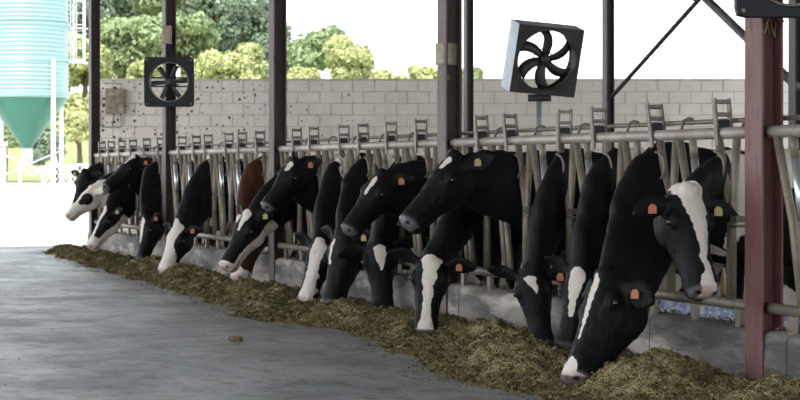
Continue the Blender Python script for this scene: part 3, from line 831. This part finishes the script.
Q3 = np.stack([XX.ravel(), YY.ravel(), np.zeros(NS * NT)], 1)
nz_ = .040 * vnoise(Q3 * 5.5) + .030 * vnoise(Q3 * 13 + 3.3) + .020 * vnoise(Q3 * 33 + 7.7)
ZZ = hh + taper[None, :] * nz_.reshape(NS, NT) * np.clip(hh / .06, .25, 1)
ZZ = np.maximum(ZZ, np.where(us > .9, -.004, .003)[None, :])
vv = [tuple(p) for p in np.stack([XX.ravel(), YY.ravel(), ZZ.ravel()], 1).tolist()]
ff = [(i * NT + j, (i + 1) * NT + j, (i + 1) * NT + j + 1, i * NT + j + 1) for i in range(NS - 1) for j in range(NT - 1)]
mb = MB(); mb.add(vv, ff)
# loose chopped bits
rs = np.random.RandomState(5)
HZ = np.array([p[2] for p in vv]).reshape(NS, NT)
bv, bf = [], []
def bit(x, y, z, ln, wd):
    an = rs.uniform(0, 2 * math.pi); pt = rs.uniform(-.7, .7)
    d = Vector((math.cos(an) * math.cos(pt), math.sin(an) * math.cos(pt), math.sin(pt))) * ln
    sdv = Vector((-math.sin(an), math.cos(an), rs.uniform(-.6, .6))) * wd
    c = Vector((x, y, z)); b0 = len(bv)
    bv.extend([c - d - sdv, c + d - sdv, c + d + sdv, c - d + sdv, c + Vector((0, 0, wd * 1.4))])
    bf.extend([(b0, b0 + 1, b0 + 4), (b0 + 1, b0 + 2, b0 + 4), (b0 + 2, b0 + 3, b0 + 4), (b0 + 3, b0, b0 + 4)])
for _ in range(26000):
    i = int(NS * rs.rand() ** 1.6); j = rs.randint(0, NT)
    i = min(i, NS - 1)
    far = 1 + i / NS * 1.2
    bit(XX[i, j] + rs.uniform(-.012, .012), YY[i, j] + rs.uniform(-.012, .012), HZ[i, j] + .006, rs.uniform(.008, .022) * far, rs.uniform(.003, .006) * far)
for _ in range(2200):
    i = int(NS * rs.rand() ** 1.3); i = min(i, NS - 1)
    bit(ew[i] - abs(rs.normal(0, .13)), YY[i, 0], .004, rs.uniform(.003, .012), rs.uniform(.0015, .004))
for _ in range(260):
    bit(rs.uniform(-5, -1.2), rs.uniform(-3, 18), .003, rs.uniform(.003, .010), rs.uniform(.0015, .004))
for _ in range(900):
    bit(rs.uniform(.03, .25), rs.uniform(-3, 19), CZ + .012, rs.uniform(.006, .02), rs.uniform(.003, .007))
mb.add(bv, bf)
so = mb.build('silage', M['silage'], None, True)
tag(so, 'long heap of chopped brown green silage spread along the curb', 'silage', None, 'stuff')
# a separate clump dropped on the alley floor
cl = MB(); blob(cl, at_d(236, 339, 1.21 * FPX / 169), (Vector((1, 0, 0)), Vector((0, 1, 0)), Vector((0, 0, 1))), (.05, .075, .022))
cl.v = [(x + .02 * noise.noise(Vector((x, y, z)) * 40), y + .02 * noise.noise(Vector((y, z, x)) * 37), z + .012 * noise.noise(Vector((z, x, y)) * 45)) for x, y, z in cl.v]
o = cl.build('feed_clump', M['silage'], None, True)
tag(o, 'small dark clump of silage lying alone on the alley floor', 'feed clump')
# blue white strip behind the curb, a guess at unclear pale patches
mb = MB()
vs_, fs = [], []
for i in range(60):
    y = -.25 + i * .033
    for (x, z) in ((.30, .33), (.305, .40), (.33, .425 + .01 * math.sin(i * 1.7)), (.36, .33)):
        vs_.append((x + .006 * math.sin(i * 2.3), y, z))
for i in range(59):
    for k in range(3): fs.append((i * 4 + k, i * 4 + k + 1, (i + 1) * 4 + k + 1, (i + 1) * 4 + k))
mb.add(vs_, fs)
# low block of the same colour under it
mb.box((.29, -.25, -.01), (.37, 1.70, .33))
tag(mb.build('curb_strip', M['bluewhite'], None), 'blue and white mottled strip just behind the curb under the bottom rail', 'board')

# ------------------------------------------------------------------ fans
def rounded_sq(h, r, n):
    out = []
    for k in range(n):
        an = 2 * math.pi * k / n
        c, s_ = math.cos(an), math.sin(an)
        q = max(abs(c), abs(s_)); x, y = c / q * h, s_ / q * h
        lim = h - r
        if abs(x) > lim and abs(y) > lim:
            # project on the corner arc
            cx, cy = math.copysign(lim, x), math.copysign(lim, y)
            dx, dy = x - cx, y - cy; l = math.hypot(dx, dy) or 1
            x, y = cx + dx / l * r, cy + dy / l * r
        out.append((x, y))
    return out
def plate_with_hole(mb, h, r, rad, z0, z1, n=64, mi=0, back=True):
    out = rounded_sq(h, r, n)
    inn = [(rad * math.cos(2 * math.pi * k / n), rad * math.sin(2 * math.pi * k / n)) for k in range(n)]
    v = [(x, y, z) for z in (z0, z1) for lst in (out, inn) for x, y in lst]
    f = []
    for k in range(n):
        k2 = (k + 1) % n
        f += [(k, k2, n + k2, n + k), (2 * n + k, 3 * n + k, 3 * n + k2, 2 * n + k2), (k, 2 * n + k, 2 * n + k2, k2), (n + k, n + k2, 3 * n + k2, 3 * n + k)]
    mb.add(v, f, mi)
def blade_mesh(mb, an, r0, r1, w0, w1, pitch, sweep=0.0, th=.006, mi=0):
    vs_, fs = [], []
    n = 7
    for i in range(n):
        f = i / (n - 1); r = lerp(r0, r1, f); wd = lerp(w0, w1, math.sin(f * math.pi * .55) )
        a2 = an + sweep * f * f
        for sgn in (-1, 1):
            for zt in (-th, th):
                rad = Vector((math.cos(a2), math.sin(a2), 0)); tg = Vector((-math.sin(a2), math.cos(a2), 0))
                p = rad * r + tg * (sgn * wd / 2 * math.cos(pitch)) + Vector((0, 0, sgn * wd / 2 * math.sin(pitch) + zt))
                vs_.append(p)
    for i in range(n - 1):
        a = i * 4; b = a + 4
        fs += [(a, b, b + 2, a + 2), (a + 1, a + 3, b + 3, b + 1), (a, a + 1, b + 1, b), (a + 2, b + 2, b + 3, a + 3)]
    fs += [(0, 2, 3, 1), ((n - 1) * 4, (n - 1) * 4 + 1, (n - 1) * 4 + 3, (n - 1) * 4 + 2)]
    mb.add(vs_, fs, mi)
def orient(o, pos, face, roll=0.0):
    q = Vector(face).to_track_quat('Z', 'Y')
    o.rotation_mode = 'QUATERNION'
    from mathutils import Quaternion
    o.rotation_quaternion = q @ Quaternion((0, 0, 1), roll)
    o.location = pos
def panel_fan(pos, face, size, label):
    r = empty('panel_fan', pos); h = size / 2
    mb = MB(); plate_with_hole(mb, h, h * .12, h * .80, -.03, .03)
    mb.build('frame', M['blackplastic'], r, bevel=.006)
    mb = MB(); n = 56; R0, R1 = h * .80, h * .755
    prof = [(R0, -.10), (R0, .036), (R1, .03), (R1 + .008, -.10)]
    mb.lathe(prof + prof[:1], n)
    mb.build('shroud_ring', M['tanring'], r, True)
    MB().lathe([(.001, .03), (h * .17, .03), (h * .19, .01), (h * .19, -.08), (.001, -.08)], 20).build('hub', M['blade'], r, True)
    for k in range(6):
        mb = MB(); blade_mesh(mb, math.radians(5 + 60 * k), h * .15, h * .73, h * .14, h * .22, .55)
        mb.build('blade', M['blade'], r, True)
    for k in range(2):
        MB().tube([(-h * .79, (k - .5) * h * .35, -.085), (h * .79, (k - .5) * h * .35, -.085)], .009, 6).build('motor_strut', M['blade'], r)
    for sx in (-1, 1):
        for sy in (-1, 1):
            MB().lathe([(.001, .038), (.012, .036), (.012, .03)], 8, (sx * h * .88, sy * h * .88, 0)).build('bolt', M['latch'], r)
    # bracket bars reaching back to the post
    MB().box((-.05, -h * .95, -.34), (.0, -h * .88, -.03)).box((-.05, h * .88, -.34), (.0, h * .95, -.03)).build('bracket', M['blackplastic'], r)
    orient(r, pos, face)
    return tag(r, label, 'fan')
tocam = Vector((-SN, -CN, 0))
fp = at_d(169.2, 82, (24.53 - .32)); 
panel_fan(fp, tocam + Vector((.0, 0, -.03)), .605, 'small square black ventilation fan mounted on the far post above the cows')
panel_fan(at_d(790, -38, 10.93 - .22), tocam + Vector((0.1, 0, 0)), .60, 'black fan on the red post, cut off by the top right corner')

def box_fan():
    d = 24.0; pos = at_d(547, 61, d); r = empty('box_fan', pos); h = .415; dep = .34
    mb = MB()
    for (lo, hi) in (((-h, -h, -dep), (-h + .012, h, 0)), ((h - .012, -h, -dep), (h, h, 0)), ((-h + .012, h - .012, -dep), (h - .012, h, 0)), ((-h + .012, -h, -dep), (h - .012, -h + .012, 0))):
        mb.box(lo, hi)
    mb.build('housing', M['fansteel'], r)
    mb = MB(); g_ = h - .0125  # added dark sheets: interior shade put into the colour of the inner faces
    for (lo, hi) in (((-g_, -g_, -dep + .012), (-g_ + .004, g_, -.012)), ((g_ - .004, -g_, -dep + .012), (g_, g_, -.012)), ((-g_, g_ - .004, -dep + .012), (g_, g_, -.012)), ((-g_, -g_, -dep + .012), (g_, -g_ + .004, -.012))):
        mb.box(lo, hi)
    mb.build('shade_liner', M['fandark'], r)
    mb = MB(); plate_with_hole(mb, h - .001, .004, h * .885, -.012, .008); mb.build('front_panel', M['fandark'], r)
    mb = MB(); mb.lathe([(h * .885, .006), (h * .885, -.12), (h * .895, -.12), (h * .895, .0)], 56); mb.build('shroud_ring', M['fandark'], r, True)
    mb = MB(); plate_with_hole(mb, h - .013, .004, h * .95, -dep + .0, -dep + .012); mb.build('back_panel', M['fandark'], r)
    MB().lathe([(.001, -.05), (h * .13, -.05), (h * .15, -.07), (h * .15, -.14), (.001, -.14)], 20).build('hub', M['blade'], r, True)
    MB().lathe([(h * .26, -.17), (h * .28, -.16), (h * .30, -.17), (h * .28, -.18), (h * .26, -.17)], 28).build('guard_ring', M['blade'], r, True)
    for k in range(6):
        mb = MB(); blade_mesh(mb, math.radians(18 + 60 * k), h * .12, h * .84, h * .20, h * .36, .45, sweep=.35)
        ob = mb.build('blade', M['blade'], r, True); ob.location = (0, 0, -.10)
    MB().box((-.012, -h * .84, -.20), (.012, h * .84, -.18)).build('motor_strut', M['blade'], r)
    MB().box((-.02, h, -dep + .05), (.02, h + .004, -.03)).build('rim_seam', M['fansteel'], r)
    # yaw to the right, tilt down, roll
    face = Vector((-SN, -CN, 0)); right = Vector((CN, -SN, 0))
    f = (face * 1.0 + right * .26 + Vector((0, 0, -.25))).normalized()
    orient(r, pos, f, math.radians(-4.5))
    bpy.context.view_layer.update()
    inv = r.matrix_world.inverted()
    foot = at_d(539, 170, d + .2)
    top = Vector((foot.x, foot.y, CAM.z + (170 - 99) / FPX * d))
    MB().tube([inv @ Vector((foot.x, foot.y, -.01)), inv @ top], .034, 10).build('pole', M['fansteel'], r, True)
    b0, b1 = at_d(528, 98, d + .17), at_d(551, 98, d + .17)
    MB().tube([inv @ b0, inv @ b1], .045, 8).build('bracket', M['fandark'], r, True)
    tag(r, 'large tilted box fan with six dark blades standing on a pole', 'fan')
box_fan()

# ------------------------------------------------------------------ boxes on posts and wall
def cabinet(name, pos, face, w_, h_, d_, m, label, cat, extra=None):
    r = empty(name, pos)
    MB().box((-w_ / 2, -h_ / 2, -d_), (w_ / 2, h_ / 2, 0)).build('case', m, r, bevel=.006)
    MB().box((-w_ / 2 + .015, -h_ / 2 + .015, 0), (w_ / 2 - .015, h_ / 2 - .015, .012)).build('lid', m, r, bevel=.004)
    if extra: extra(r)
    orient(r, pos, face)
    return tag(r, label, cat)
wface = -Vector((SN, CN, 0))
def ex_wall(r):
    MB().box((-.10, .10, .012), (.07, .135, .02)).build('nameplate', M['beige'], r)
    MB().tube([(-.02, -.21, -.03), (-.03, -.30, -.03), (-.06, -.36, -.05), (-.04, -.42, -.06)], .016, 7).build('cable', M['cable'], r, True)
    MB().tube([(.09, -.21, -.05), (.10, -.40, -.07), (.08, -.44, -.08), (-.22, -.44, -.08), (-.27, -.40, -.08), (-.27, .20, -.08)], .012, 7).build('conduit', M['cable'], r, True)
    MB().tube([(.10, .21, -.06), (.10, .29, -.07), (-.22, .31, -.07)], .012, 7).build('conduit', M['cable'], r, True)
cabinet('electrical_box', at_d(115, 101, WD - .13), wface, .33, .42, .12, M['boxbrown'], 'dirty brown electrical box with cables on the white block wall', 'electrical box', ex_wall)
def ex_post(r):
    MB().tube([(0, -.12, -.03), (.0, -.17, -.03)], .022, 8).build('gland', M['beige'], r, True)
    MB().box((-.035, -.20, -.06), (.04, -.165, 0)).build('socket', M['boxbrown'], r)
pq = at_d(433.5, 54, 15.45)
cabinet('junction_box', (-.005, BAY - .02 + .0, pq.z), Vector((-1, -.6, 0)), .13, .17, .11, M['beige'], 'small beige junction box high on the middle front post', 'junction box', ex_post)
def ex_sw(r):
    MB().tube([(.02, -.12, -.02), (.05, -.22, 0), (.09, -.36, -.02), (.07, -.45, -.03)], .008, 6).build('cable', M['rubber'], r, True)
pq = at_d(165.5, 35, 24.5)
cabinet('switch_box', Vector((pq.x, 3 * BAY - .11, pq.z)), wface, .11, .22, .08, M['beige'], 'narrow switch box with a hanging cable above the small fan', 'switch box', ex_sw)

tf = MB(); r5 = random.Random(4)
for k in range(22):
    p = Vector((r5.uniform(.03, .12), r5.uniform(-.085, -.02), 2.16 + r5.uniform(-.03, .04)))
    pts = [p]
    for q in range(4): pts.append(pts[-1] + Vector((r5.uniform(-.025, .025), r5.uniform(-.015, .01), -r5.uniform(.01, .07))))
    tf.tube(pts, .0035, 4)
tag(tf.build('straw_tuft', M['straw']), 'wisp of dry straw caught high on the near red post', 'straw')

# ------------------------------------------------------------------ silo and yard
SDp = 58.0
sb = at_d(27, 170, SDp); sb.z = -.04
sc = FPX / SDp
silo = empty('feed_silo', sb)
tag(silo, 'tall pale green corrugated feed silo with cone bottom in the sunlit yard', 'silo')
R = 41 / sc
def zy(y, d=SDp): return CAM.z + (170 - y) * d / FPX + .04
z0, z1 = zy(98), zy(98) + 4.6
prof = []
npit = int((z1 - z0) / .118)
for i in range(npit * 6 + 1):
    f = i / 6
    prof.append((R + .022 * math.sin(2 * math.pi * f), z0 + (z1 - z0) * i / (npit * 6)))
MB().lathe(prof, 56).build('corrugated_body', M['silogreen'], silo, True)
MB().lathe([(R + .03, z1), (.18, z1 + .75), (.18, z1 + .82), (.001, z1 + .84)], 40).build('roof_cone', M['silogreen'], silo)
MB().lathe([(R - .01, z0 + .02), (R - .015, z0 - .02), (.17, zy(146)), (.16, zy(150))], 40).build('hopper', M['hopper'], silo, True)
MB().lathe([(.165, zy(147)), (.17, zy(165)), (.001, zy(165))], 20).build('spout', M['concrete_pale'], silo)
for yy in (25, 61, 95):
    mb = MB(); zc = zy(yy)
    mb.lathe([(R + .026, zc - .03), (R + .032, zc - .03), (R + .032, zc + .03), (R + .026, zc + .03)], 48)
    mb.build('seam_band', M['silogreen'], silo)
for k in range(4):
    an = math.radians(-43 + 90 * k) - YAW
    lx, ly = (R + .05) * math.cos(an), (R + .05) * math.sin(an)
    MB().box((lx - .055, ly - .055, 0), (lx + .055, ly + .055, zy(61))).build('leg', M['white'], silo)
    an2 = an + math.pi / 2
    MB().tube([(lx, ly, zy(150)), ((R + .05) * math.cos(an2), (R + .05) * math.sin(an2), zy(176))], .025, 6).build('leg_brace', M['white'], silo)
# ladder on the right hand side of the silo
rt = Vector((CN, -SN, 0)); fw = Vector((SN, CN, 0))
lb = rt * (R + .14)
MBl = MB()
for k in (-.0, .32):
    p = rt * (R + .16 + k)
    MB().tube([p + Vector((0, 0, zy(64))), p + Vector((0, 0, z1 + .3))], .025, 6).build('ladder_rail', M['white'], silo)
for k in range(14):
    zz = zy(64) + .12 + k * .34
    MB().tube([rt * (R + .16) + Vector((0, 0, zz)), rt * (R + .48) + Vector((0, 0, zz))], .014, 5).build('ladder_rung', M['white'], silo)
for yy in (29, 63, -8):
    pts = []
    for k in range(9):
        an = math.pi * k / 8
        pts.append(rt * (R + .30 + .0) + rt * (.26 * -math.cos(an)) - fw * (.35 * math.sin(an)) + Vector((0, 0, zy(yy))))
    MB().tube([rt * R + Vector((0, 0, zy(yy)))] + pts, .02, 6).build('cage_hoop', M['white'], silo)
for k in (2, 4, 6):
    an = math.pi * k / 8
    p = rt * (R + .30) + rt * (.26 * -math.cos(an)) - fw * (.35 * math.sin(an))
    MB().tube([p + Vector((0, 0, zy(64))), p + Vector((0, 0, z1))], .014, 5).build('cage_bar', M['white'], silo)

# white pipe gate in front of the silo
GD = 46.0
def G(x, y, d=GD): return at_d(x, y, d)
g0 = G(20, 170); g0.z = -.04
gate = empty('pipe_gate', g0); tag(gate, 'white pipe yard gate with wire mesh below the silo', 'gate')
def gt(name, pts, r=.03): MB().tube([Vector(p) - g0 for p in pts], r, 7).build(name, M['white'], gate, True)
gt('gate_rail', [G(20, 165), G(32, 176)]); gt('gate_rail', [G(32, 176), G(43, 167)]); gt('gate_rail', [G(43, 167), G(96, 164)])
gt('gate_rail', [G(20, 186), G(96, 186)])
for x, y in ((20, 165), (43, 167), (70, 165.5), (95, 164)):
    p = G(x, y); gt('gate_post', [p, Vector((p.x, p.y, -.04))], .035)
for k in range(11):
    a = 43 + k * 4.6
    gt('mesh_wire', [G(a, 167 - (a - 43) * .055), G(min(a + 14, 96), 186)], .006)
    gt('mesh_wire', [G(a, 167 - (a - 43) * .055), G(max(a - 14, 43), 186)], .006)
lw = at_d(-70, 170, 52); lw.z = -.04; lw2 = at_d(104, 170, 52)
low_w = MB().box((0, 0, 0), ((lw2 - lw).xy.length, .2, .86)).box((-.02, -.03, .86), ((lw2 - lw).xy.length, .23, .92)).build('yard_wall', M['whitewall'], None, loc=lw)
low_w.rotation_euler = (0, 0, math.atan2(lw2.y - lw.y, lw2.x - lw.x))
tag(low_w, 'low white rendered yard wall in bright sun behind the pipe gate', 'wall')
pp = at_d(-1, 170, 44)
pil = MB().box((-.14, -.14, -.04), (.14, .14, 1.75)).box((-.17, -.17, 1.75), (.17, .17, 1.84)).build('gate_pillar', M['concrete_pale'], None, loc=(pp.x, pp.y, 0))
tag(pil, 'pale concrete gate pillar at the left edge of the yard', 'pillar')

# ------------------------------------------------------------------ trees
def crown_mesh(name, seed, lobes, leaf, nleaf, m):
    r = np.random.RandomState(seed)
    V_, F_, A_ = [], [], []
    for k in range(nleaf):
        lb_ = lobes[r.randint(len(lobes))]
        d = r.normal(size=3); d /= np.linalg.norm(d)
        if d[2] < -.5: d[2] *= -.6
        rad = lb_[3] * (1 - .42 * r.rand() ** 2) * (1 + .16 * noise.noise(Vector(d * 2.5) + Vector((lb_[0], lb_[1], lb_[2]))))
        c = np.array(lb_[:3]) + d * rad * np.array([1, 1, .85])
        nrm = d + r.normal(size=3) * .45; nrm /= np.linalg.norm(nrm)
        t1 = np.cross(nrm, r.normal(size=3)); t1 /= np.linalg.norm(t1); t2 = np.cross(nrm, t1)
        s_ = leaf * r.uniform(.6, 1.3)
        b = len(V_)
        V_ += [tuple(c - t1 * s_), tuple(c - t2 * s_ * .6), tuple(c + t1 * s_), tuple(c + t2 * s_ * .6)]
        F_.append((b, b + 1, b + 2, b + 3)); v = r.rand() * .7 + .3 * (lb_[4] if len(lb_) > 4 else r.rand()); A_ += [v] * 4
    me = bpy.data.meshes.new(name); me.from_pydata(V_, [], F_); me.materials.append(m)
    at = me.attributes.new('leaf', 'FLOAT', 'POINT'); at.data.foreach_set('value', A_)
    me.update(); return me
def lobeset(seed, n):
    r = random.Random(seed); out = [(0, 0, 0, .68, .5)]
    for k in range(n):
        an = r.uniform(0, 6.28); q = r.uniform(.35, .62)
        out.append((q * math.cos(an), q * math.sin(an), r.uniform(-.45, .55), r.uniform(.30, .46), r.random()))
    return out
def tree(px, py, d, rpx, kind, label, seed, tall=1.0):
    c = at_d(px, py, d); rad = rpx * d / FPX
    gz = Vector((c.x, c.y, 0)); gz.z = hill_z(gz) if d > 90 else -.04
    root = empty('tree', gz)
    mt = M[{'d': 'leafdark', 'm': 'leafmid', 'l': 'leaflight'}[kind]]
    me = crown_mesh('crown', seed, lobeset(seed, 13), 2.9 * d / FPX / rad, 6500, mt)
    o = link('crown', me, root); o.location = (0, 0, c.z - gz.z); o.scale = (rad, rad, rad * tall); o['kind'] = 'stuff'
    top = c.z - gz.z
    mb = MB().tube([(0, 0, -.3), (.1, .05, top * .5), (0, 0, top + rad * .3)], [rad * .09, rad * .07, rad * .03], 8)
    for k in range(5):
        an = k * 1.26 + seed
        mb.tube([(0, 0, top - rad * .5), (math.cos(an) * rad * .5, math.sin(an) * rad * .5, top + rad * (.1 + .1 * (k % 3)))], [rad * .04, rad * .015], 6)
    mb.build('trunk', M['bark'], root, True)
    tag(root, label, 'tree', 'trees on the hillside beyond the barn')
TR = [
 (66, 14, 168, 52, 'd', 'dark green tree behind the silo ladder, leftmost of the hill trees'),
 (118, -2, 180, 52, 'd', 'dark tree on the hill seen just right of the far corner post'),
 (166, -14, 172, 50, 'm', 'tall mid green tree above the small black fan'),
 (212, -4, 182, 54, 'd', 'tall dark tree on the hill between the fan post and the brown post'),
 (252, 30, 170, 46, 'd', 'dark round tree on the hill beside the brown post, right of the tall one'),
 (196, 24, 200, 50, 'd', 'deep green tree far back on the hill behind the tall ones'),
 (140, 30, 195, 46, 'd', 'deep green tree far back on the hill above the electrical box'),
 (170, 26, 215, 54, 'd', 'deep green tree farthest back on the hill, above the small fan'),
 (244, 34, 205, 48, 'd', 'deep green tree farthest back on the hill, left of the brown post'),
 (84, 66, 135, 40, 'l', 'pale sunlit bush between the silo ladder and the corner post'),
 (124, 50, 142, 42, 'm', 'mid green tree above the electrical box wall'),
 (182, 44, 150, 42, 'm', 'mid green bushy tree directly right of the small fan'),
 (206, 76, 128, 28, 'l', 'low yellow green bush over the wall between small fan and rounded bush'),
 (262, 78, 132, 28, 'm', 'low green bush over the wall hidden partly by the brown post'),
 (231, 70, 120, 33, 'l', 'rounded pale yellow green bush left of the brown post, above the wall'),
 (284, 58, 155, 34, 'd', 'small dark tree just right of the brown post, above the wall'),
 (316, 52, 138, 40, 'm', 'light green tree standing against the white sky, right of the dark one'),
 (352, 66, 126, 34, 'l', 'pale tree at the right end of the big foliage, against white sky'),
 (304, 88, 112, 27, 'l', 'low pale bush just above the wall right of the brown post'),
 (150, 82, 118, 26, 'l', 'low pale bush over the wall just left of the small fan'),
 (392, 92, 120, 26, 'l', 'low pale bush peeking over the wall left of the beige box'),
 (426, 82, 122, 20, 'l', 'small pale bush beside the beige box post over the wall'),
 (470, 82, 130, 17, 'm', 'small lone green tree top between two posts, left of the box fan'),
 (78, 124, 95, 40, 'l', 'low sunlit hedge bush behind the pipe gate'),
 (4, 132, 100, 32, 'm', 'mid green bush at the left edge behind the silo cone'),
 (58, 118, 102, 34, 'm', 'mid green bush between the silo cone and the hedge bush'),
 (42, 150, 84, 26, 'd', 'dark green bush behind the silo cone'),
]
for i, (px, py, d, r, kd, lb_) in enumerate(TR): tree(px, py, d, r, kd, lb_, 40 + i)
